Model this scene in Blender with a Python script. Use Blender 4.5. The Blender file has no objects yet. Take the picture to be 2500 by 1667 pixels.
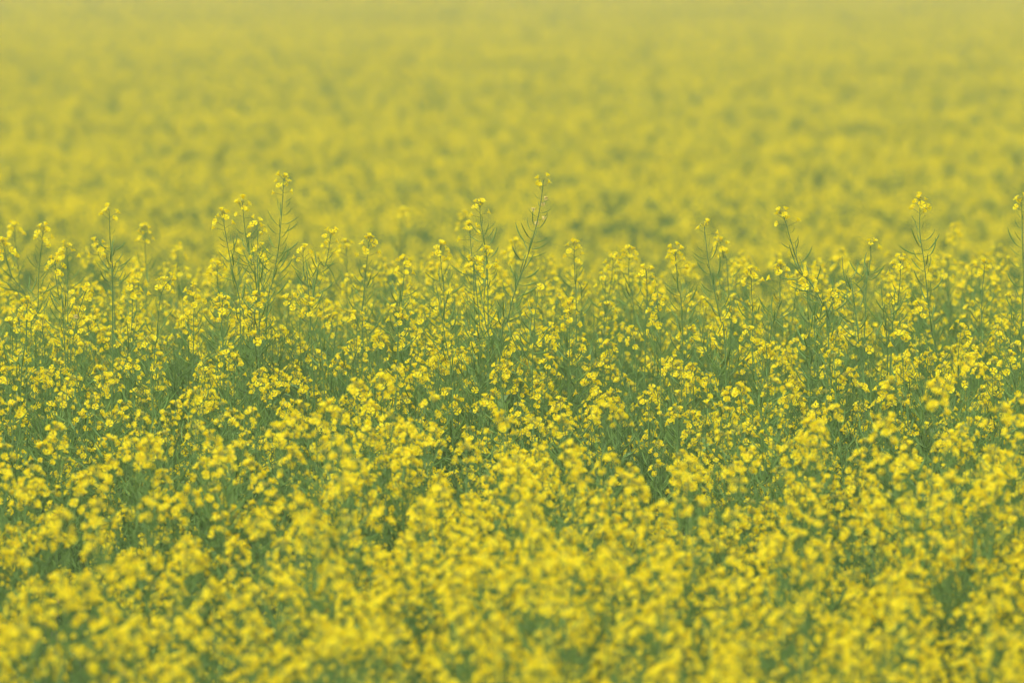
import bpy, math, random
from mathutils import Vector, Matrix, noise

S = bpy.context.scene
COL = S.collection
R = math.radians

# ------------------------------------------------------------------ camera, sky, sun, exposure
CAM_Z = 2.6
F_PX = 20000.0                    # focal length in photo pixels (288 mm on a 36 mm sensor)
cam_d = bpy.data.cameras.new('camera')
cam_d.lens = 288.0
cam_d.sensor_width = 36.0
cam_d.clip_start = 0.1
cam_d.clip_end = 5000.0
cam_d.dof.use_dof = True
cam_d.dof.focus_distance = 20.0
cam_d.dof.aperture_fstop = 5.4
cam = bpy.data.objects.new('camera', cam_d)
cam.location = (0, 0, CAM_Z)
cam.rotation_euler = (R(90 - 2.96), 0, 0)
COL.objects.link(cam)
S.camera = cam

SUN_EL, SUN_AZ = 48.0, 215.0      # behind the camera, to the left
world = bpy.data.worlds.new('World')
S.world = world
world.use_nodes = True
wn = world.node_tree.nodes
wl = world.node_tree.links
bg = wn['Background']
sky = wn.new('ShaderNodeTexSky')
sky.sky_type = 'NISHITA'
sky.sun_disc = False
sky.sun_elevation = R(SUN_EL)
sky.sun_rotation = R(SUN_AZ)
sky.air_density = 1.0
sky.dust_density = 2.0
sky.ozone_density = 1.0
hs = wn.new('ShaderNodeHueSaturation')       # thin overcast: the blue is mostly gone
hs.inputs['Saturation'].default_value = 0.15
wl.new(sky.outputs[0], hs.inputs['Color'])
wl.new(hs.outputs[0], bg.inputs['Color'])
bg.inputs['Strength'].default_value = 0.15

sun_d = bpy.data.lights.new('sun', 'SUN')
sun_d.energy = 1.0
sun_d.angle = R(40)
sun_d.color = (1.0, 0.985, 0.95)
sun = bpy.data.objects.new('sun', sun_d)
az = R(SUN_AZ)
sdir = Vector((math.sin(az) * math.cos(R(SUN_EL)), math.cos(az) * math.cos(R(SUN_EL)), math.sin(R(SUN_EL))))
sun.rotation_euler = sdir.to_track_quat('Z', 'Y').to_euler()
COL.objects.link(sun)

S.view_settings.view_transform = 'Standard'
S.view_settings.look = 'None'
S.view_settings.exposure = 1.16
S.view_settings.gamma = 1.0
S.view_settings.use_curve_mapping = False
S.render.engine = 'CYCLES'
S.cycles.max_bounces = 10
S.cycles.diffuse_bounces = 5
S.cycles.transmission_bounces = 6
S.cycles.volume_bounces = 1

# ------------------------------------------------------------------ materials
def new_mat(name):
    m = bpy.data.materials.new(name)
    m.use_nodes = True
    nt = m.node_tree
    return m, nt.nodes, nt.links, nt.nodes['Principled BSDF'], nt.nodes['Material Output']

def mixrgb(n, l, fac, a, b):
    x = n.new('ShaderNodeMix')
    x.data_type = 'RGBA'
    for k, v in ((0, fac), (6, a), (7, b)):
        if hasattr(v, 'is_output'):
            l.new(v, x.inputs[k])
        else:
            x.inputs[k].default_value = v
    return x.outputs[2]

def leafy(name, ca, cb, rough, trans, tip=None, nscale=60.0, tcol=None):
    """colour varies from island to island (ca..cb); 'tip' is the colour at the base of the petal"""
    m, n, l, p, out = new_mat(name)
    geo = n.new('ShaderNodeNewGeometry')
    pw = n.new('ShaderNodeMath')
    pw.operation = 'POWER'
    pw.inputs[1].default_value = 2.5 if tip else 1.0     # a few older, more orange petals
    l.new(geo.outputs['Random Per Island'], pw.inputs[0])
    col = mixrgb(n, l, pw.outputs[0], (*ca, 1), (*cb, 1))
    if tip:
        at = n.new('ShaderNodeAttribute')
        at.attribute_name = 'along'
        ramp = n.new('ShaderNodeMapRange')
        ramp.inputs['From Min'].default_value = 0.15
        ramp.inputs['From Max'].default_value = 0.7
        l.new(at.outputs['Fac'], ramp.inputs['Value'])
        col = mixrgb(n, l, ramp.outputs[0], (*tip, 1), col)
    nz = n.new('ShaderNodeTexNoise')
    nz.inputs['Scale'].default_value = nscale
    nz.inputs['Detail'].default_value = 3
    tc = n.new('ShaderNodeTexCoord')
    l.new(tc.outputs['Object'], nz.inputs['Vector'])
    hv = n.new('ShaderNodeHueSaturation')
    mr = n.new('ShaderNodeMapRange')
    mr.inputs['To Min'].default_value = 0.8
    mr.inputs['To Max'].default_value = 1.15
    l.new(nz.outputs['Fac'], mr.inputs['Value'])
    l.new(mr.outputs[0], hv.inputs['Value'])
    l.new(col, hv.inputs['Color'])
    l.new(hv.outputs[0], p.inputs['Base Color'])
    p.inputs['Roughness'].default_value = rough
    p.inputs['Specular IOR Level'].default_value = 0.18
    if trans > 0:
        tr = n.new('ShaderNodeBsdfTranslucent')
        l.new(hv.outputs[0], tr.inputs['Color'])
        mx = n.new('ShaderNodeMixShader')
        mx.inputs[0].default_value = trans
        l.new(p.outputs[0], mx.inputs[1])
        l.new(tr.outputs[0], mx.inputs[2])
        l.new(mx.outputs[0], out.inputs['Surface'])
    return m

M_PETAL = leafy('yellow_petal', (0.87, 0.785, 0.013), (0.88, 0.65, 0.010), 0.6, 0.52, tip=(0.85, 0.66, 0.010), nscale=200)
M_GREEN = leafy('stem_green', (0.062, 0.130, 0.025), (0.105, 0.185, 0.036), 0.5, 0.0, nscale=45)
M_POD = leafy('pod_green', (0.092, 0.182, 0.030), (0.16, 0.265, 0.044), 0.42, 0.15, nscale=70)
M_LEAF = leafy('leaf_blue_green', (0.15, 0.26, 0.055), (0.20, 0.31, 0.07), 0.45, 0.25, nscale=30)
M_BUD = leafy('bud_green', (0.26, 0.30, 0.04), (0.40, 0.38, 0.05), 0.5, 0.2)
M_DRY = leafy('withered_petal', (0.74, 0.66, 0.26), (0.76, 0.60, 0.16), 0.6, 0.45)
MATS = [M_PETAL, M_GREEN, M_POD, M_LEAF, M_BUD, M_DRY]
PETAL, GREEN, POD, LEAF, BUD, DRY = range(6)

m_soil, n, l, p, out = new_mat('field_soil')
nz = n.new('ShaderNodeTexNoise')
nz.inputs['Scale'].default_value = 3.0
nz.inputs['Detail'].default_value = 8
col = mixrgb(n, l, nz.outputs['Fac'], (0.05, 0.038, 0.026, 1), (0.12, 0.10, 0.06, 1))
l.new(col, p.inputs['Base Color'])
p.inputs['Roughness'].default_value = 0.95
bmp = n.new('ShaderNodeBump')
bmp.inputs['Strength'].default_value = 0.6
l.new(nz.outputs['Fac'], bmp.inputs['Height'])
l.new(bmp.outputs[0], p.inputs['Normal'])

# ------------------------------------------------------------------ terrain
def sstep(a, b, x):
    t = min(1, max(0, (x - a) / (b - a)))
    return t * t * (3 - 2 * t)

def ground_z(x, y):
    rise = -0.517 + 0.04085 * min(max(y, 11.0), 25.5)
    z = rise * (1 - sstep(21.5, 30.0, y))
    return z + 0.03 * noise.noise(Vector((x * 0.25, y * 0.25, 3.1)))

def grid_object(name, xs, ys, fz, mat):
    vs = [(x, y, fz(x, y)) for y in ys for x in xs]
    nx = len(xs)
    fs = [(j * nx + i, j * nx + i + 1, (j + 1) * nx + i + 1, (j + 1) * nx + i) for j in range(len(ys) - 1) for i in range(nx - 1)]
    me = bpy.data.meshes.new(name)
    me.from_pydata(vs, [], fs)
    me.materials.append(mat)
    me.shade_smooth()
    o = bpy.data.objects.new(name, me)
    COL.objects.link(o)
    return o

def spread(lo, hi, dense_lo, dense_hi, step):
    a = [dense_lo + step * i for i in range(int((dense_hi - dense_lo) / step) + 1)]
    x, s = a[0], step
    left = []
    while x > lo:
        s *= 1.5
        x = max(lo, x - s)
        left.append(x)
    x, s = a[-1], step
    right = []
    while x < hi:
        s *= 1.5
        x = min(hi, x + s)
        right.append(x)
    return left[::-1] + a + right

ground = grid_object('field_ground', spread(-1200, 1200, -12, 12, 0.8), spread(-600, 2400, 2, 60, 0.8), ground_z, m_soil)
ground['kind'] = 'structure'

# ------------------------------------------------------------------ mesh pieces
class MB:
    def __init__(s):
        s.v, s.f, s.m, s.a = [], [], [], []

    def add(s, verts, faces, mat, along=None):
        b = len(s.v)
        s.v += [tuple(q) for q in verts]
        s.f += [tuple(b + i for i in f) for f in faces]
        s.m += [mat] * len(faces)
        s.a += along if along else [1.0] * len(verts)

    def tube(s, pts, rad, sides, mat, cap=True):
        n = len(pts)
        vs, fs = [], []
        up = Vector((0.31, 0.95, 0.05))
        for i, q in enumerate(pts):
            t = (pts[min(i + 1, n - 1)] - pts[max(i - 1, 0)]).normalized()
            a = t.cross(up)
            if a.length < 1e-3:
                a = t.cross(Vector((1, 0, 0)))
            a.normalize()
            b = t.cross(a)
            for k in range(sides):
                w = 2 * math.pi * k / sides
                vs.append(q + (a * math.cos(w) + b * math.sin(w)) * rad[i])
        for i in range(n - 1):
            for k in range(sides):
                k2 = (k + 1) % sides
                fs.append((i * sides + k, i * sides + k2, (i + 1) * sides + k2, (i + 1) * sides + k))
        if cap:
            fs.append(tuple((n - 1) * sides + k for k in range(sides)))
        s.add(vs, fs, mat)

    def put(s, piece, mx):
        b = len(s.v)
        s.v += [tuple(mx @ Vector(q)) for q in piece.v]
        s.f += [tuple(b + i for i in f) for f in piece.f]
        s.m += piece.m
        s.a += piece.a

    def mesh(s, name, smooth=True):
        me = bpy.data.meshes.new(name)
        me.from_pydata(s.v, [], s.f)
        used = sorted(set(s.m))
        for u in used:
            me.materials.append(MATS[u])
        idx = {u: i for i, u in enumerate(used)}
        me.polygons.foreach_set('material_index', [idx[q] for q in s.m])
        at = me.attributes.new('along', 'FLOAT', 'POINT')
        at.data.foreach_set('value', s.a)
        if smooth:
            me.shade_smooth()
        return me

rng = random.Random(11)

def flower_piece(openness, seed, mat=PETAL, simple=False):
    """four clawed petals on a short green calyx; +Z is the flower axis, metres"""
    r_ = random.Random(seed)
    mb = MB()
    k0 = r_.uniform(0, 1)
    for k in range(4):
        ang = math.pi / 2 * (k + k0) + r_.uniform(-.15, .15)
        op = min(1.0, max(0.0, openness + r_.uniform(-.12, .12)))
        w = r_.uniform(.85, 1.1)
        # profile (radius, height, half-width)
        r1 = .0025 + .001 * op
        tip_r = .0030 + .0068 * op
        tip_z = .0135 - .0048 * op + r_.uniform(-.0008, .0008)
        mid_r = .0030 + .0038 * op
        mid_z = .0098 - .0012 * op
        prof = [(.0009, .0028, .0009), (r1, .0072, .0016), (mid_r, mid_z, .0043 * w), ((mid_r + tip_r) / 2 + .0008, (mid_z + tip_z) / 2 + .0004, .0051 * w), (tip_r, tip_z, .0029 * w)]
        if simple:
            prof = [prof[0], (mid_r, mid_z, .0042 * w), (tip_r, tip_z, .0026 * w)]
        ca, sa = math.cos(ang), math.sin(ang)
        vs, al = [], []
        for i, (rr, zz, hw) in enumerate(prof):
            cup = hw * .35
            for sgn in ((-1, 1) if simple else (-1, 0, 1)):
                x = rr + (0 if sgn == 0 else -cup * (.6 - .3 * op))
                y = sgn * hw
                z = zz + (0 if sgn == 0 else cup * .4)
                vs.append(Vector((x * ca - y * sa, x * sa + y * ca, z)))
                al.append(i / (len(prof) - 1))
        c = 2 if simple else 3
        fs = []
        for i in range(len(prof) - 1):
            for j in range(c - 1):
                fs.append((i * c + j, i * c + j + 1, (i + 1) * c + j + 1, (i + 1) * c + j))
        mb.add(vs, fs, mat, al)
    cs = MB()
    cs.tube([Vector((0, 0, -.0005)), Vector((0, 0, .003)), Vector((0, 0, .0062))], [.0007, .0017, .0013], 3 if simple else 4, BUD)
    mb.put(cs, Matrix())
    if not simple:                                   # stamens and pistil
        mb.tube([Vector((0, 0, .005)), Vector((0, 0, .0078)), Vector((0, 0, .0092))], [.0012, .0026, .0012], 5, mat)
    return mb

def bud_piece(seed, simple=False):
    r_ = random.Random(seed)
    mb = MB()
    for k in range(5 if simple else 9):
        a = k * 2.4
        q = Vector((math.cos(a) * .0022 * math.sqrt(k), math.sin(a) * .0022 * math.sqrt(k), .004 - .0007 * k + r_.uniform(0, .0015)))
        d = (Vector((q.x, q.y, .008))).normalized()
        mb.tube([q, q + d * .003, q + d * .006], [.0008, .0018, .0006], 3 if simple else 4, BUD)
    return mb

def pod_piece(seed, segs=5, sides=4):
    """pedicel leaving the stem sideways (+X), then the curved pod rising (+Z); unit = metres for a full pod"""
    r_ = random.Random(seed)
    mb = MB()
    ped = r_.uniform(.011, .016)
    ln = r_.uniform(.036, .050)
    e0 = r_.uniform(0, 20)
    e1 = r_.uniform(28, 46)
    e2 = r_.uniform(56, 80)
    pts, rad = [Vector((0, 0, 0))], [.0006]
    d = Vector((math.cos(R(e0)), 0, math.sin(R(e0))))
    pts.append(pts[-1] + d * ped)
    rad.append(.0007)
    wob = r_.uniform(-.18, .18)
    for i in range(segs):
        t = i / (segs - 1)
        e = R(e1 + (e2 - e1) * t)
        d = Vector((math.cos(e), wob, math.sin(e))).normalized()
        pts.append(pts[-1] + d * ln / segs)
        rad.append(.0015 if i < segs - 2 else (.0012 if i < segs - 1 else .0003))
    mb.tube(pts, rad, sides, POD, cap=False)
    return mb

def leaf_piece(seed):
    r_ = random.Random(seed)
    mb = MB()
    L, W = r_.uniform(.09, .15), r_.uniform(.012, .022)
    vs, fs = [], []
    for i in range(6):
        t = i / 5
        x = L * t * (1 - .12 * t)
        z = .045 * math.sin(t * 2.0) - .05 * t * t + .02 * t
        hw = W * (math.sin(math.pi * (t * .85 + .12)) ** .8) * (1 if i < 5 else .15)
        vs += [Vector((x, -hw, z + hw * .35)), Vector((x, 0, z)), Vector((x, hw, z + hw * .35 + .003 * math.sin(i * 2.1)))]
    for i in range(5):
        for j in range(2):
            fs.append((i * 3 + j, i * 3 + j + 1, i * 3 + j + 4, i * 3 + j + 3))
    mb.add(vs, fs, LEAF)
    return mb

FLOWERS = [flower_piece(o, 100 + i) for i, o in enumerate((.95, .85, .9, .6, .5, .35, .7, .2))]
FLOWERS_S = [flower_piece(o, 150 + i, simple=True) for i, o in enumerate((.95, .7, .4))]
DRYS = [flower_piece(.3, 180 + i, DRY) for i in range(2)]
BUDS = [bud_piece(200 + i) for i in range(3)]
BUDS_S = [bud_piece(210, True)]
PODS = [pod_piece(300 + i) for i in range(7)]
PODS_S = [pod_piece(330 + i, 3, 3) for i in range(4)]
LEAVES = [leaf_piece(400 + i) for i in range(4)]

# ------------------------------------------------------------------ a plant as a description
def smooth_path(pts, n):
    q = [pts[0] * 2 - pts[1]] + list(pts) + [pts[-1] * 2 - pts[-2]]
    res = []
    for i in range(1, len(q) - 2):
        for k in range(n):
            t = k / n
            a, b, c, d = q[i - 1], q[i], q[i + 1], q[i + 2]
            res.append(.5 * ((2 * b) + (c - a) * t + (2 * a - 5 * b + 4 * c - d) * t * t + (3 * b - a - 3 * c + d) * t ** 3))
    res.append(q[-2])
    return res

class Path:
    """polyline from the tip downwards with arc length"""
    def __init__(s, pts):
        s.p = pts
        s.l = [0.0]
        for i in range(1, len(pts)):
            s.l.append(s.l[-1] + (pts[i] - pts[i - 1]).length)

    def at(s, d):
        d = min(max(d, 0), s.l[-1] - 1e-5)
        for i in range(1, len(s.l)):
            if s.l[i] >= d:
                t = (d - s.l[i - 1]) / max(1e-9, s.l[i] - s.l[i - 1])
                return s.p[i - 1].lerp(s.p[i], t), (s.p[i - 1] - s.p[i]).normalized()
        return s.p[-1], (s.p[-2] - s.p[-1]).normalized()

def frame(pos, zdir, ang, scale=1.0):
    """matrix with local Z along zdir, X turned by ang about it"""
    z = zdir.normalized()
    a = z.cross(Vector((0.2, 0.97, 0.1)))
    a.normalize()
    b = z.cross(a)
    x = a * math.cos(ang) + b * math.sin(ang)
    y = z.cross(x)
    m = Matrix((x, y, z)).transposed().to_4x4() @ Matrix.Scale(scale, 4)
    m.translation = pos
    return m

def make_raceme(path_pts, r_, nf, pod_len, r_tip=.0007, r_base=.0014, spacing=.0105, big=1.0, dry=0, bare=.012, hl=1.0):
    """path_pts from the tip down to where it leaves the main stem"""
    P = Path(path_pts)
    n = len(path_pts)
    rad = [r_tip + (r_base - r_tip) * (P.l[i] / P.l[-1]) ** .7 for i in range(n)]
    spacing *= r_.uniform(.85, 1.1)
    rc = dict(pts=path_pts[::-1], rad=rad[::-1], flowers=[], pods=[], buds=None, dry=[], ped=[])
    p0, t0 = P.at(0.0)
    rc['buds'] = frame(p0, t0, r_.uniform(0, 6.28), r_.uniform(.8, 1.15)) if nf > 0 else None
    a = r_.uniform(0, 6.28)
    head = .011 + .0030 * nf * hl
    for k in range(nf):
        a += 2.4 + r_.uniform(-.35, .35)
        u = (k + .5) / nf
        pos, t = P.at(.003 + head * u)
        side = frame(pos, t, a).col[0].to_3d()
        el = R(62 - 50 * u + r_.uniform(-12, 12))
        d = (side * math.cos(el) + t * math.sin(el)).normalized()
        ln = (.011 + .010 * u) * r_.uniform(.8, 1.25)
        end = pos + d * ln
        ax = (d + Vector((r_.uniform(-.3, .3), r_.uniform(-.3, .3), r_.uniform(-.1, .35)))).normalized()
        kind = r_.choice((5, 7, 4, 3)) if u < .25 else r_.choice((0, 1, 2, 3, 6, 0, 1, 4)) if u < .8 else r_.choice((3, 4, 5, 1, 6, 5))
        rc['flowers'].append((kind, frame(end, ax, r_.uniform(0, 6.28), r_.uniform(.92, 1.2) * big)))
        rc['ped'].append((pos, end))
    s = head + bare
    top = s
    while s < top + pod_len and s < P.l[-1] - .02:
        a += 2.4 + r_.uniform(-.7, .7)
        if r_.random() < .12:
            s += spacing
            continue
        pos, t = P.at(s)
        g = min(1.0, .42 + (s - top) / .12)
        t = (t + Vector((r_.uniform(-.28, .28), r_.uniform(-.28, .28), 0))).normalized()
        rc['pods'].append((r_.randrange(7), frame(pos, t, a, g * r_.uniform(.7, 1.25))))
        s += spacing * r_.uniform(.7, 1.35)
    for k in range(dry):
        pos, t = P.at(head + .01 + k * .016)
        side = frame(pos, t, a + k * 2.2).col[0].to_3d()
        rc['dry'].append((k % 2, frame(pos + side * .008, (side - Vector((0, 0, .6))).normalized(), a, 1.0)))
    return rc

def branch_path(base, tip, r_, n=5):
    """leaves the stem outwards, then turns upward"""
    mid = base.lerp(tip, .45)
    out_ = Vector((tip.x - base.x, tip.y - base.y, 0))
    mid += out_ * .28 + Vector((r_.uniform(-.01, .01), r_.uniform(-.01, .01), -.01))
    up = tip - Vector((out_.x * .10 + r_.uniform(-.008, .008), out_.y * .10, (tip.z - base.z) * .28))
    return smooth_path([tip, up, mid, base], n)

def make_plant(leader, r_, nbranch, nf, top_pods, drop=(.05, .32), spread_=(.06, .20), bf=(8, 14), bpods=(.10, .20), sp=.0105, nleaf=4, stem_r=.0036, dry=0, hl=1.0, big=1.0):
    """leader: smooth path tip -> root"""
    P = Path(leader)
    L = P.l[-1]
    cut = min(.48, L * .42)
    up = [q for q, s in zip(leader, P.l) if s < cut] + [P.at(cut)[0]]
    dn = [P.at(cut - .004)[0]] + [q for q, s in zip(leader, P.l) if s > cut + .01]
    pl = dict(racemes=[], leaves=[])
    pl['racemes'].append(make_raceme(up, r_, nf, top_pods, .0009, .0019, dry=dry, hl=hl, big=big, spacing=sp))
    pl['stem'] = (dn[::-1], [.0019 + (stem_r - .0019) * (1 - i / (len(dn) - 1)) for i in range(len(dn))])
    a = r_.uniform(0, 6.28)
    tip_z = leader[0].z
    for k in range(nbranch):
        a += 2.4 + r_.uniform(-.5, .5)
        dz = drop[0] + (drop[1] - drop[0]) * ((k + r_.uniform(0, 1)) / max(1, nbranch))
        rr = r_.uniform(*spread_)
        s0 = min(L - .15, dz + r_.uniform(.20, .36))
        base, t = P.at(s0)
        near, _ = P.at(dz)
        tip = Vector((base.x * .6 + near.x * .4 + math.cos(a) * rr, base.y * .6 + near.y * .4 + math.sin(a) * rr, tip_z - dz))
        pts = branch_path(base, tip, r_)
        pl['racemes'].append(make_raceme(pts, r_, max(0, r_.randint(*bf)), r_.uniform(*bpods), big=big, spacing=sp))
    for k in range(nleaf):
        a += 2.4
        pos, t = P.at(L * (.34 + .13 * k) + r_.uniform(0, .05))
        pl['leaves'].append((r_.randrange(4), frame(pos, Vector((0, 0, 1)), a, r_.uniform(.7, 1.2))))
    return pl

def raceme_mb(rc, sides=4, pods=None, simple=False):
    mb = MB()
    mb.tube(rc['pts'], rc['rad'], sides, GREEN)
    for p0, p1 in rc['ped']:
        mb.tube([p0, p1], [.0006, .0006], 3, GREEN, cap=False)
    return mb

def merged(pl, simple=False):
    mb = MB()
    pts, rad = pl['stem']
    if simple:
        pts, rad = pts[::2] + [pts[-1]], rad[::2] + [rad[-1]]
    mb.tube(pts, rad, 3 if simple else 5, GREEN, cap=False)
    for rc in pl['racemes']:
        if simple:
            q = rc['pts'][::3] + [rc['pts'][-1]]
            mb.tube(q, [.0014] * (len(q) - 1) + [.001], 3, GREEN)
        else:
            mb.put(raceme_mb(rc), Matrix())
        for q, (k, m) in enumerate(rc['flowers']):
            if simple and q % 6 == 5:
                continue
            mb.put(FLOWERS_S[(0, 0, 0, 1, 1, 2, 1, 2)[k]] if simple else FLOWERS[k], m)
        for k, m in rc['pods']:
            mb.put(PODS_S[k % 4] if simple else PODS[k], m)
        if rc['buds']:
            mb.put(BUDS_S[0] if simple else BUDS[0], rc['buds'])
    for k, m in pl['leaves']:
        mb.put(LEAVES[k], m)
    return mb

def std_plant(r_, H, sparse=False):
    lean = Vector((r_.uniform(-.13, .13), r_.uniform(-.13, .13), 0))
    ctl = [Vector((lean.x, lean.y, H)), Vector((lean.x * .75 + r_.uniform(-.012, .012), lean.y * .75, H * .8)),
           Vector((lean.x * .4 + r_.uniform(-.012, .012), lean.y * .4, H * .5)), Vector((0, 0, 0))]
    if sparse:
        return make_plant(smooth_path(ctl, 6), r_, r_.randint(4, 7), r_.randint(5, 10), r_.uniform(.26, .40), drop=(.0, .34), spread_=(.03, .13), bf=(-3, 9), bpods=(.24, .40), nleaf=2, big=.82)
    return make_plant(smooth_path(ctl, 6), r_, r_.randint(6, 8), r_.randint(5, 11), r_.uniform(.16, .30), drop=(.02, .36), spread_=(.05, .20), bf=(3, 11), bpods=(.12, .24), big=.97)

# ------------------------------------------------------------------ shared part meshes
ME_FLOWER = [m.mesh('flower') for m in FLOWERS]
ME_DRY = [m.mesh('withered_flower') for m in DRYS]
ME_BUD = [m.mesh('bud_cluster') for m in BUDS]
ME_POD = [m.mesh('seed_pod') for m in PODS]
ME_LEAF = [m.mesh('leaf') for m in LEAVES]

def child(name, me, parent, mx=None):
    o = bpy.data.objects.new(name, me)
    COL.objects.link(o)
    o.parent = parent
    if mx is not None:
        o.matrix_basis = mx
    return o

def part_meshes(pl, single_pods):
    """the meshes a plant of this description needs, made once"""
    mb = MB()
    mb.tube(pl['stem'][0], pl['stem'][1], 6, GREEN, cap=False)
    res = dict(stem=mb.mesh('stem'), racemes=[], pods=[])
    for rc in pl['racemes']:
        res['racemes'].append(raceme_mb(rc, 5).mesh('raceme'))
        if not single_pods:
            pm = MB()
            for k, m in rc['pods']:
                pm.put(PODS[k], m)
            res['pods'].append(pm.mesh('seed_pods'))
    return res

def plant_object(pl, pm, single_pods, loc, rz, sc, label, group):
    root = bpy.data.objects.new('rapeseed_plant', None)
    COL.objects.link(root)
    root.empty_display_size = .05
    root.location = loc
    root.rotation_euler = (0, 0, rz)
    root.scale = (sc, sc, sc)
    root['label'] = label
    root['category'] = 'plant'
    root['group'] = group
    child('stem', pm['stem'], root)
    for i, rc in enumerate(pl['racemes']):
        ra = child('raceme', pm['racemes'][i], root)
        for k, m in rc['flowers']:
            child('flower', ME_FLOWER[k], ra, m)
        for k, m in rc['dry']:
            child('withered_flower', ME_DRY[k], ra, m)
        if rc['buds']:
            child('bud_cluster', ME_BUD[len(rc['pods']) % 3], ra, rc['buds'])
        if single_pods:
            for k, m in rc['pods']:
                child('seed_pod', ME_POD[k], ra, m)
        elif rc['pods']:
            child('seed_pods', pm['pods'][i], ra)['kind'] = 'stuff'
    for k, m in pl['leaves']:
        child('leaf', ME_LEAF[k], root, m)
    return root

# ------------------------------------------------------------------ tall plants that stand out of the crop, where they stand in the field
def P3(px, py, d):
    return Vector(((px - 1250) / F_PX * d, d, CAM_Z - d * (py + 200) / F_PX))

K = 840 / 2352
def A(*q): return [(x * K, 380 + y * K) for x, y in q]
def B(*q): return [(830 + x * K, 380 + y * K) for x, y in q]
def C(*q): return [(1660 + x * K, 380 + y * K) for x, y in q]

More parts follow.
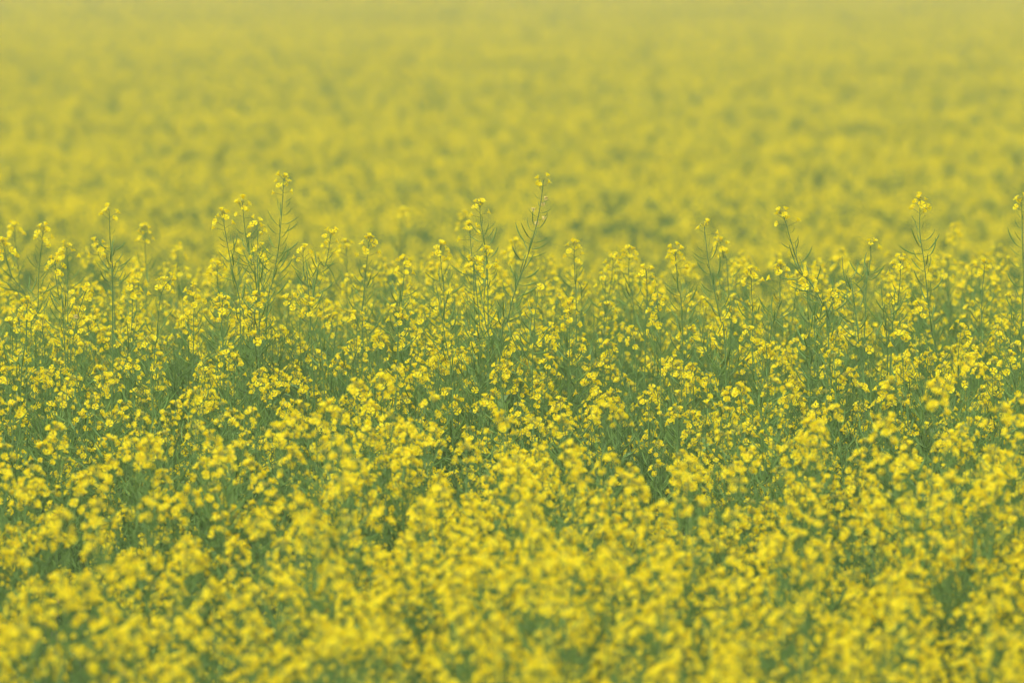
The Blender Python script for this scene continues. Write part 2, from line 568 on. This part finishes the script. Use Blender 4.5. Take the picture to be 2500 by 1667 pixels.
# (distance, tip..downwards, flowers on the leader, pod zone length, branches, withered, label)
TALL = [
 (20.6, A((1940, 155), (1925, 380), (1900, 650), (1860, 870), (1820, 1150)), 9, .26, 3, 0, 'tallest plant left of centre, long straight stem with curved pods and tuft on top'),
 (20.7, A((1655, 325), (1680, 560), (1720, 750), (1750, 900)), 8, .22, 2, 0, 'sparse flowered plant with bowed stem, just left of the tallest left hand spike'),
 (20.4, A((1520, 405), (1550, 590), (1590, 800), (1630, 960), (1640, 1200)), 8, .22, 3, 0, 'tall plant curving left at its top, leftmost of four tall spikes left of centre'),
 (20.0, A((1755, 470), (1762, 640), (1760, 800), (1770, 1080), (1770, 1400)), 8, .26, 3, 0, 'sharp straight plant in front of the tall left cluster, with open flower head'),
 (20.3, A((745, 378), (750, 560), (765, 760), (765, 940)), 5, .16, 3, 0, 'dark stemmed tall plant on the left, small tuft above a second flower ring'),
 (20.8, A((292, 505), (285, 600), (262, 800), (255, 1050), (240, 1200)), 9, .20, 3, 0, 'slim plant near the left edge with a wide flower head on a stem leaning right'),
 (22.3, A((95, 480), (105, 620), (120, 780), (130, 900)), 9, .14, 2, 0, 'soft focus plant near the left edge, tallest of the leftmost three'),
 (22.4, A((988, 500), (990, 640), (1000, 800), (1000, 950)), 10, .12, 3, 0, 'soft focus double flower head between the dark stemmed spike and the tall left cluster'),
 (20.0, A((375, 715), (378, 830), (405, 990), (430, 1110)), 9, .20, 2, 0, 'sharp plant near the left edge with small drooping flower tuft and stem bending right'),
 (19.9, A((1480, 745), (1485, 860), (1500, 1000), (1515, 1230), (1520, 1500)), 8, .22, 3, 0, 'plant with flat wide flower head leaning left, below the tall left cluster'),
 (19.8, A((1165, 850), (1120, 900), (1090, 1000), (1068, 1250), (1045, 1540)), 11, .22, 0, 0, 'sharp solitary plant on the left, straight dark stem with a loose flower head nodding right'),
 (19.8, A((590, 920), (560, 990), (520, 1140), (490, 1300), (470, 1560)), 12, .06, 1, 1, 'plant with a dark leaning stem at left and a dense flower head tipping right'),
 (20.0, A((2070, 650), (2072, 740), (2085, 850), (2110, 960)), 7, .22, 3, 0, 'plant right of the tall left cluster, flat flower cap on a slightly bent stem'),
 (20.6, A((2262, 530), (2250, 620), (2220, 760), (2150, 900)), 8, .18, 2, 0, 'plant leaning strongly right between the tall left cluster and the plain stretch at centre left'),
 (20.3, A((20, 600), (40, 700), (80, 830), (170, 960), (175, 1200)), 10, .20, 3, 0, 'plant cut by the left edge with a stem curving outward to the left'),
 (20.8, A((452, 625), (462, 780), (460, 960)), 9, .10, 3, 0, 'plant with compact head and vertical stem just left of the dark stemmed tall plant'),
 (19.7, A((182, 1010), (180, 1160), (160, 1350), (140, 1560)), 11, .18, 2, 0, 'sharp lower plant at the far left with a broad flower head on a straight stem'),
 (19.8, A((1520, 985), (1515, 1150), (1525, 1350), (1530, 1560)), 14, .20, 2, 0, 'plant with the densest flower head below the tall left cluster'),
 (20.1, A((1310, 915), (1325, 1050), (1320, 1250)), 11, .14, 3, 0, 'plant with tufted flower heads between the solitary dark stem and the tall left cluster'),
 (19.9, A((2110, 1010), (2120, 1120), (2170, 1280), (2200, 1400)), 10, .18, 3, 0, 'plant with full flower head right of the tall left cluster, low in the sharp band'),
 (22.0, A((935, 795), (945, 900), (930, 1050)), 12, .10, 3, 0, 'soft focus bushy flower head behind the solitary dark stemmed plant'),
 (23.0, A((1615, 620), (1620, 720), (1640, 850)), 11, .10, 3, 0, 'soft focus flower head tucked behind the tall left cluster between its stems'),
 (24.0, A((1210, 635), (1215, 760), (1215, 900)), 9, .10, 3, 0, 'blurred pair of flower heads standing behind, left of the tall left cluster'),
 (21.3, A((662, 605), (680, 700), (740, 780), (768, 900)), 8, .14, 2, 0, 'plant with a side tuft just left of the dark stemmed tall plant'),
 (20.0, B((1390, 165), (1380, 270), (1355, 420), (1310, 600), (1250, 780), (1190, 950), (1140, 1150), (1100, 1290)), 5, .44, 2, 5, 'tallest plant at centre, leaning right with withered petals along its tip and many curved pods'),
 (20.5, B((955, 335), (962, 440), (985, 580), (1000, 700), (1010, 900)), 6, .18, 2, 0, 'tall spike left of the tallest centre plant, small flower tuft with one bloom above it'),
 (20.6, B((888, 480), (893, 600), (905, 720), (915, 900)), 7, .14, 2, 0, 'shorter spike left of the centre pair with a flat flower cap facing right'),
 (20.0, B((1000, 655), (1003, 780), (985, 960), (990, 1120), (1030, 1290), (1045, 1420)), 10, .28, 2, 0, 'sharp double headed plant at centre, right one of two twin dark stems'),
 (19.9, B((915, 720), (922, 820), (940, 1000), (955, 1180), (955, 1400)), 10, .28, 2, 0, 'left one of two twin dark stems at centre with flowers clustered to the left'),
 (20.8, B((200, 570), (188, 680), (170, 860), (155, 1020), (150, 1200)), 11, .20, 3, 0, 'slender plant left of centre standing alone with a rounded flower head'),
 (20.1, B((440, 715), (435, 850), (418, 1000), (400, 1120)), 10, .20, 3, 0, 'sharp plant with a flat spreading flower head left of the centre cluster'),
 (20.9, B((685, 625), (690, 740), (702, 860), (710, 960)), 10, .14, 3, 0, 'plant with an airy ring of flowers just left of the twin dark stems'),
 (19.9, B((655, 880), (680, 1020), (710, 1200), (740, 1380), (760, 1560)), 0, .50, 2, 0, 'bushy plant past flowering at centre, bare tip and dense curved green pods'),
 (19.8, B((1355, 905), (1345, 1010), (1330, 1120), (1325, 1290), (1315, 1540)), 1, .34, 1, 0, 'podded plant right of centre with one single yellow flower at its wiry tip'),
 (20.9, B((1600, 610), (1603, 740), (1608, 880), (1615, 1010)), 9, .16, 3, 0, 'straight plant with a neat flower cap, first right of the tallest centre plant'),
 (21.6, B((1868, 690), (1862, 800), (1835, 1000), (1795, 1270)), 8, .30, 3, 0, 'plant with a long leaning stem and nodding flower pair, right of the neat flower cap'),
 (21.4, B((1978, 650), (1975, 760), (1980, 900), (2010, 1100)), 8, .12, 3, 0, 'plant with two small flower tufts on a thin upright stem, right of centre'),
 (20.3, B((2290, 640), (2300, 760), (2315, 920), (2340, 1150)), 11, .22, 3, 0, 'heavy flower head on a bowed stem midway between centre and right hand spikes'),
 (20.1, B((2095, 790), (2100, 900), (2098, 1060), (2090, 1200)), 8, .14, 3, 0, 'nodding flower head above upright dark pods, left of the bowed heavy headed plant'),
 (19.9, B((2165, 990), (2180, 1120), (2190, 1300)), 12, .14, 2, 0, 'low sharp plant with two large flower bunches, beneath the nodding head with dark pods'),
 (19.8, B((1570, 1020), (1575, 1150), (1570, 1350)), 16, .12, 2, 0, 'dense ragged column of flowers, right of the podded plant with a single flower'),
 (22.2, B((40, 600), (45, 760), (45, 960), (50, 1200)), 9, .18, 3, 0, 'soft focus plant on long vertical stem, left of the lone rounded flower head'),
 (24.6, B((850, 410), (850, 520), (855, 700)), 11, .10, 3, 0, 'blurred flower head far behind the shorter spike left of the centre pair'),
 (26.0, B((430, 380), (420, 480), (410, 650)), 10, .10, 3, 0, 'blurred tall plant standing alone in the dip left of the centre spikes'),
 (22.5, B((1195, 595), (1200, 700), (1205, 850)), 11, .12, 3, 0, 'soft flower cluster behind the leaning stem of the tallest centre plant'),
 (20.0, C((165, 480), (180, 600), (195, 720), (235, 920), (280, 1130), (310, 1330)), 4, .34, 2, 0, 'spike right of centre with three trumpet flowers on top and pods down a bowed stem'),
 (20.1, C((700, 395), (728, 470), (765, 600), (830, 790), (900, 880), (980, 1020), (1010, 1150)), 7, .30, 3, 0, 'spike leaning left on the right side, loose flower tuft on long slanting stem'),
 (20.1, C((1645, 300), (1640, 430), (1645, 560), (1670, 720), (1695, 950), (1720, 1180), (1770, 1540)), 8, .40, 3, 0, 'tallest plant on the right side, sparse trumpet flowers and widely set curved pods'),
 (20.1, C((2338, 300), (2340, 430), (2345, 640), (2350, 900), (2340, 1200)), 6, .36, 2, 0, 'tall plant cut by the right edge with pods down a straight dark stem'),
 (19.9, C((488, 790), (490, 900), (498, 1060), (500, 1250)), 9, .12, 3, 0, 'plant with flat spreading head right of the spike with three trumpet flowers'),
 (20.0, C((690, 765), (685, 880), (685, 1000), (650, 1130), (620, 1260)), 9, .14, 3, 0, 'plant on a stem curving down to the left, beneath the slanting right hand spike'),
 (19.9, C((870, 830), (875, 960), (880, 1120), (890, 1300)), 10, .22, 2, 0, 'plant with a straight dark stem crossing the slanting right hand spike'),
 (20.5, C((1305, 600), (1305, 700), (1290, 820), (1275, 920)), 4, .10, 3, 0, 'short plant with few orange tinted flowers left of the tallest right hand plant'),
 (20.0, C((1510, 705), (1508, 850), (1490, 1020), (1455, 1200)), 10, .18, 3, 0, 'plant with an umbrella shaped flower ring just left of the tallest right hand plant'),
 (20.4, C((1110, 690), (1120, 800), (1150, 900), (1190, 980)), 0, .26, 2, 0, 'flowerless plant on the right side with a fan of bare green pods'),
 (20.0, C((1375, 860), (1385, 980), (1400, 1130), (1420, 1300)), 0, .30, 2, 0, 'flowerless podded stem between the fan of bare pods and the umbrella shaped flower ring'),
 (25.0, C((1880, 490), (1880, 640), (1880, 900)), 14, .06, 2, 0, 'blurred flower head with a ring of round blooms right of the tallest right hand plant'),
 (20.6, C((2085, 745), (2080, 850), (2065, 1090)), 6, .18, 3, 0, 'slim small tufted plant between the tallest right hand plant and the right edge'),
 (21.5, C((275, 590), (300, 700), (330, 860)), 12, .12, 3, 0, 'soft focus plant with loose flowers right beside the spike with three trumpet flowers'),
 (19.9, C((1050, 950), (1040, 1080), (1020, 1250)), 10, .14, 3, 0, 'low plant with spread flowers beneath the fan of bare pods'),
]

def tall_plant(i, spec):
    d, path, nf, podz, nb, dry, label = spec
    r_ = random.Random(700 + i)
    w = [P3(x, y, d) for x, y in path]
    dirn = (w[-1] - w[-2])
    gx = w[-1].x + dirn.x / max(.02, -dirn.z) * .22
    g = ground_z(gx, d)
    yb = r_.uniform(-.05, .05)
    w.append(Vector((w[-1].x * .35 + gx * .65, d + yb * .6, w[-1].z * .5 + g * .5)))
    root = Vector((gx, d + yb, g - .01))
    w.append(root)
    L = len(w)
    loc = [q - root + Vector((0, (yb * .4 * (k / L)), 0)) if k < L - 1 else Vector((0, 0, 0)) for k, q in enumerate(w)]
    pl = make_plant(smooth_path(loc, 4), r_, nb, nf, podz, drop=(.16, .46), spread_=(.05, .15), bf=(2, 9), bpods=(.18, .34), sp=.0080, nleaf=2, dry=dry, hl=1.15, big=.96)
    if nf == 0:
        for rc in pl['racemes'][1:]:
            rc['flowers'] = rc['flowers'][:3]
            rc['ped'] = rc['ped'][:3]
    return plant_object(pl, part_meshes(pl, True), True, root, 0, 1, label, 'tall rapeseed plants standing out of the crop')

for i, spec in enumerate(TALL):
    tall_plant(i, spec)

# ------------------------------------------------------------------ the crop: scattered sites
PROTOS = [std_plant(random.Random(40 + i), 1.2, i >= 11) for i in range(20)]

def canopy(x, y):
    h = 1.0 + .05 * noise.noise(Vector((x * .9, y * .45, 0.3))) + .05 * noise.noise(Vector((x * 2.3, y * 1.3, 7.7)))
    return h

def sites(y0, y1, dens, half, r_, patch):
    res = []
    area = 0
    y = y0
    while y < y1:
        step = 1.0
        w = half(y)
        nn = dens(y) * 2 * w * step
        for k in range(int(nn)):
            px, py = r_.uniform(-w, w), y + r_.uniform(0, step)
            if noise.noise(Vector((px * 1.1, py * .55, 20.5))) * patch + r_.random() < (.18 if y1 < 30 else .04):
                continue
            res.append((px, py))
        y += step
    return res

r_ = random.Random(5)
near = sites(11.0, 26.0, lambda y: 38 if y < 23 else 28, lambda y: .0625 * y + 1.3, r_, .25)
recs = []
for (x, y) in near:
    s = canopy(x, y) * r_.gauss(1.0, .055)
    if y < 18.8 and r_.random() < .06:
        s *= r_.uniform(1.04, 1.11)
    if 19.2 < y:
        s = min(s * .985, 1.04) if r_.random() > .16 else r_.uniform(1.02, 1.14 if y < 20.5 else 1.08)
    v = r_.randrange(11)
    if r_.random() < sstep(17.0, 19.4, y) * .88:
        v = 11 + r_.randrange(9)
    recs.append([x, y, s, r_.uniform(0, 6.28), v])

def pix(x, y, z):
    return 1250 + x / y * F_PX, (CAM_Z - z) / y * F_PX - 200

# nearest plants in the frame: one object each
inframe = []
for k, q in enumerate(recs):
    px, py = pix(q[0], q[1], ground_z(q[0], q[1]) + 1.2 * q[2] - .06)
    if -60 < px < 2560 and py < 1690:
        inframe.append((q[1], k, px, py))
inframe.sort()
N_IND = 300 - len(TALL)
picked = {}
for yy, k, px, py in inframe[:N_IND]:
    picked[k] = (px, py)

PM = [part_meshes(pl, False) for pl in PROTOS]
ROWS = ((.0, 'touching the bottom edge'), (.05, 'just above the bottom edge'), (.1, 'low in the picture'), (.145, 'a seventh up'),
        (.2, 'a fifth up'), (.25, 'a quarter up'), (.29, 'over a quarter up'), (.333, 'a third up'),
        (.37, 'above the lower third'), (.41, 'two fifths up'), (.46, 'nearly halfway up'), (.52, 'reaching past half height'))
COLS = ((.0, 'at left edge'), (.055, 'near left edge'), (.115, 'an eighth across'), (.17, 'a sixth across'), (.23, 'a quarter across'),
        (.29, 'short of a third across'), (.345, 'past a third across'), (.4, 'two fifths across'), (.45, 'just left of centre'), (.5, 'at dead centre'),
        (.55, 'just right of centre'), (.6, 'three fifths across'), (.66, 'two thirds across'), (.71, 'past two thirds across'), (.76, 'three quarters across'),
        (.82, 'four fifths across'), (.88, 'seven eighths across'), (.945, 'near right edge'), (1.0, 'at right edge'))
def nearest(tab, v):
    return min(range(len(tab)), key=lambda q: abs(tab[q][0] - v))
cells = {}
for k, (px, py) in picked.items():
    cells.setdefault((nearest(ROWS, (1667 - py) / 1667), nearest(COLS, px / 2500)), []).append((py, px, k))
RANK = {1: ('standing apart',), 2: ('highest of its pair', 'lowest of its pair'),
        3: ('highest of its clump', 'middle of its clump', 'lowest of its clump')}
for (row, pc), mem in sorted(cells.items()):
    mem.sort()
    rest = mem[:]
    names = {}
    if len(mem) > 3:
        h, lo = mem[0], mem[-1]
        names[h[2]], names[lo[2]] = 'highest of its clump', 'lowest of its clump'
        rest = sorted(mem[1:-1], key=lambda q: q[1])
        inner = ('leftmost of its clump', 'rightmost of its clump') if len(rest) == 2 else ('leftmost of its clump', 'amid its clump', 'rightmost of its clump')
        for q, nm in zip(rest, inner):
            names[q[2]] = nm
        for q, nm in zip(rest[len(inner):], ('half hidden behind its clump', 'overlapped by its clump', 'sunk inside its clump', 'tucked under its clump', 'backing its clump', 'filling its clump')):
            names[q[2]] = nm
    else:
        for q, nm in zip(mem, RANK[len(mem)]):
            names[q[2]] = nm
    for py, px, k in mem:
        x, y, s, rz, v = recs[k]
        label = 'blurred flowering plant %s, %s, %s' % (ROWS[row][1], COLS[pc][1], names[k])
        plant_object(PROTOS[v], PM[v], False, (x, y, ground_z(x, y) - .01), rz, s, label, 'near crop plants along the bottom of the picture')

# everything else in the field: one object of instanced plants
far = sites(26.0, 330.0, lambda y: 38 if y < 60 else (26 if y < 110 else (16 if y < 180 else 10)), lambda y: .0625 * y * 1.1 + 1.5, r_, .1)
pts, var, rot, scl = [], [], [], []
for k, (x, y, s, rz, v) in enumerate(recs):
    if k in picked:
        continue
    pts.append((x, y, ground_z(x, y) - .01))
    var.append(v)
    rot.append((0, 0, rz))
    scl.append(s)
N_LIGHT = 9
LIGHT = PROTOS[-9:]
for (x, y) in far:
    s = min(9 if y > 33 else 1.0, 1.0 + .025 * noise.noise(Vector((x * .8, y * .35, 1.3))) + .02 * noise.noise(Vector((x * 2.1, y * 1.1, 9.7)))) * (r_.gauss(1.0, .03) if y > 33 else r_.uniform(.9, 1.0))
    pts.append((x, y, ground_z(x, y) - .01))
    var.append(len(PROTOS) + r_.randrange(N_LIGHT))
    rot.append((0, 0, r_.uniform(0, 6.28)))
    scl.append(s)

vcol = bpy.data.collections.new('rapeseed_variants')
for pl in PROTOS:
    vcol.objects.link(bpy.data.objects.new('rapeseed_variant', merged(pl).mesh('rapeseed_variant')))
for pl in LIGHT:
    vcol.objects.link(bpy.data.objects.new('rapeseed_variant', merged(pl, True).mesh('rapeseed_variant')))

me = bpy.data.meshes.new('rapeseed_crop')
me.from_pydata(pts, [], [])
a = me.attributes.new('variant', 'INT', 'POINT')
a.data.foreach_set('value', var)
a = me.attributes.new('turn', 'FLOAT_VECTOR', 'POINT')
a.data.foreach_set('vector', [c for q in rot for c in q])
a = me.attributes.new('grow', 'FLOAT', 'POINT')
a.data.foreach_set('value', scl)
crop = bpy.data.objects.new('rapeseed_crop', me)
COL.objects.link(crop)
crop['kind'] = 'stuff'
crop['label'] = 'yellow flowering rapeseed crop filling the field to the top of the picture'
crop['category'] = 'crop'

ng = bpy.data.node_groups.new('rapeseed_scatter', 'GeometryNodeTree')
ng.interface.new_socket('Geometry', in_out='INPUT', socket_type='NodeSocketGeometry')
ng.interface.new_socket('Geometry', in_out='OUTPUT', socket_type='NodeSocketGeometry')
gi, go = ng.nodes.new('NodeGroupInput'), ng.nodes.new('NodeGroupOutput')
iop = ng.nodes.new('GeometryNodeInstanceOnPoints')
ci = ng.nodes.new('GeometryNodeCollectionInfo')
ci.inputs['Collection'].default_value = vcol
ci.inputs['Separate Children'].default_value = True
ci.inputs['Reset Children'].default_value = True
iop.inputs['Pick Instance'].default_value = True
def named(nm, dt):
    q = ng.nodes.new('GeometryNodeInputNamedAttribute')
    q.data_type = dt
    q.inputs['Name'].default_value = nm
    return q.outputs['Attribute']
e2r = ng.nodes.new('FunctionNodeEulerToRotation')
L_ = ng.links
L_.new(gi.outputs[0], iop.inputs['Points'])
L_.new(ci.outputs[0], iop.inputs['Instance'])
L_.new(named('variant', 'INT'), iop.inputs['Instance Index'])
L_.new(named('turn', 'FLOAT_VECTOR'), e2r.inputs[0])
L_.new(e2r.outputs[0], iop.inputs['Rotation'])
L_.new(named('grow', 'FLOAT'), iop.inputs['Scale'])
L_.new(iop.outputs[0], go.inputs[0])
md = crop.modifiers.new('scatter', 'NODES')
md.node_group = ng

# ------------------------------------------------------------------ haze
HAZE = 0.0008
bm_v = [(x, y, z) for z in (-1.6, 4.2) for y in (-650, 2450) for x in (-1250, 1250)]
bm_f = [(0, 2, 3, 1), (4, 5, 7, 6), (0, 1, 5, 4), (2, 6, 7, 3), (0, 4, 6, 2), (1, 3, 7, 5)]
hm = bpy.data.meshes.new('haze')
hm.from_pydata(bm_v, [], bm_f)
m_h = bpy.data.materials.new('haze')
m_h.use_nodes = True
hn = m_h.node_tree.nodes
hn.remove(hn['Principled BSDF'])
pv = hn.new('ShaderNodeVolumePrincipled')
pv.inputs['Color'].default_value = (0.93, 0.95, 0.97, 1)
pv.inputs['Density'].default_value = HAZE
m_h.node_tree.links.new(pv.outputs[0], hn['Material Output'].inputs['Volume'])
hm.materials.append(m_h)
haze = bpy.data.objects.new('haze', hm)
haze['kind'] = 'stuff'
COL.objects.link(haze)
for o in COL.objects:
    if 'label' in o and not 4 <= len(o['label'].split()) <= 16:
        print('LABEL', len(o['label'].split()), o['label'])
print('plants', len(pts), 'individual', len(picked) + len(TALL), 'objects', len(bpy.data.objects))
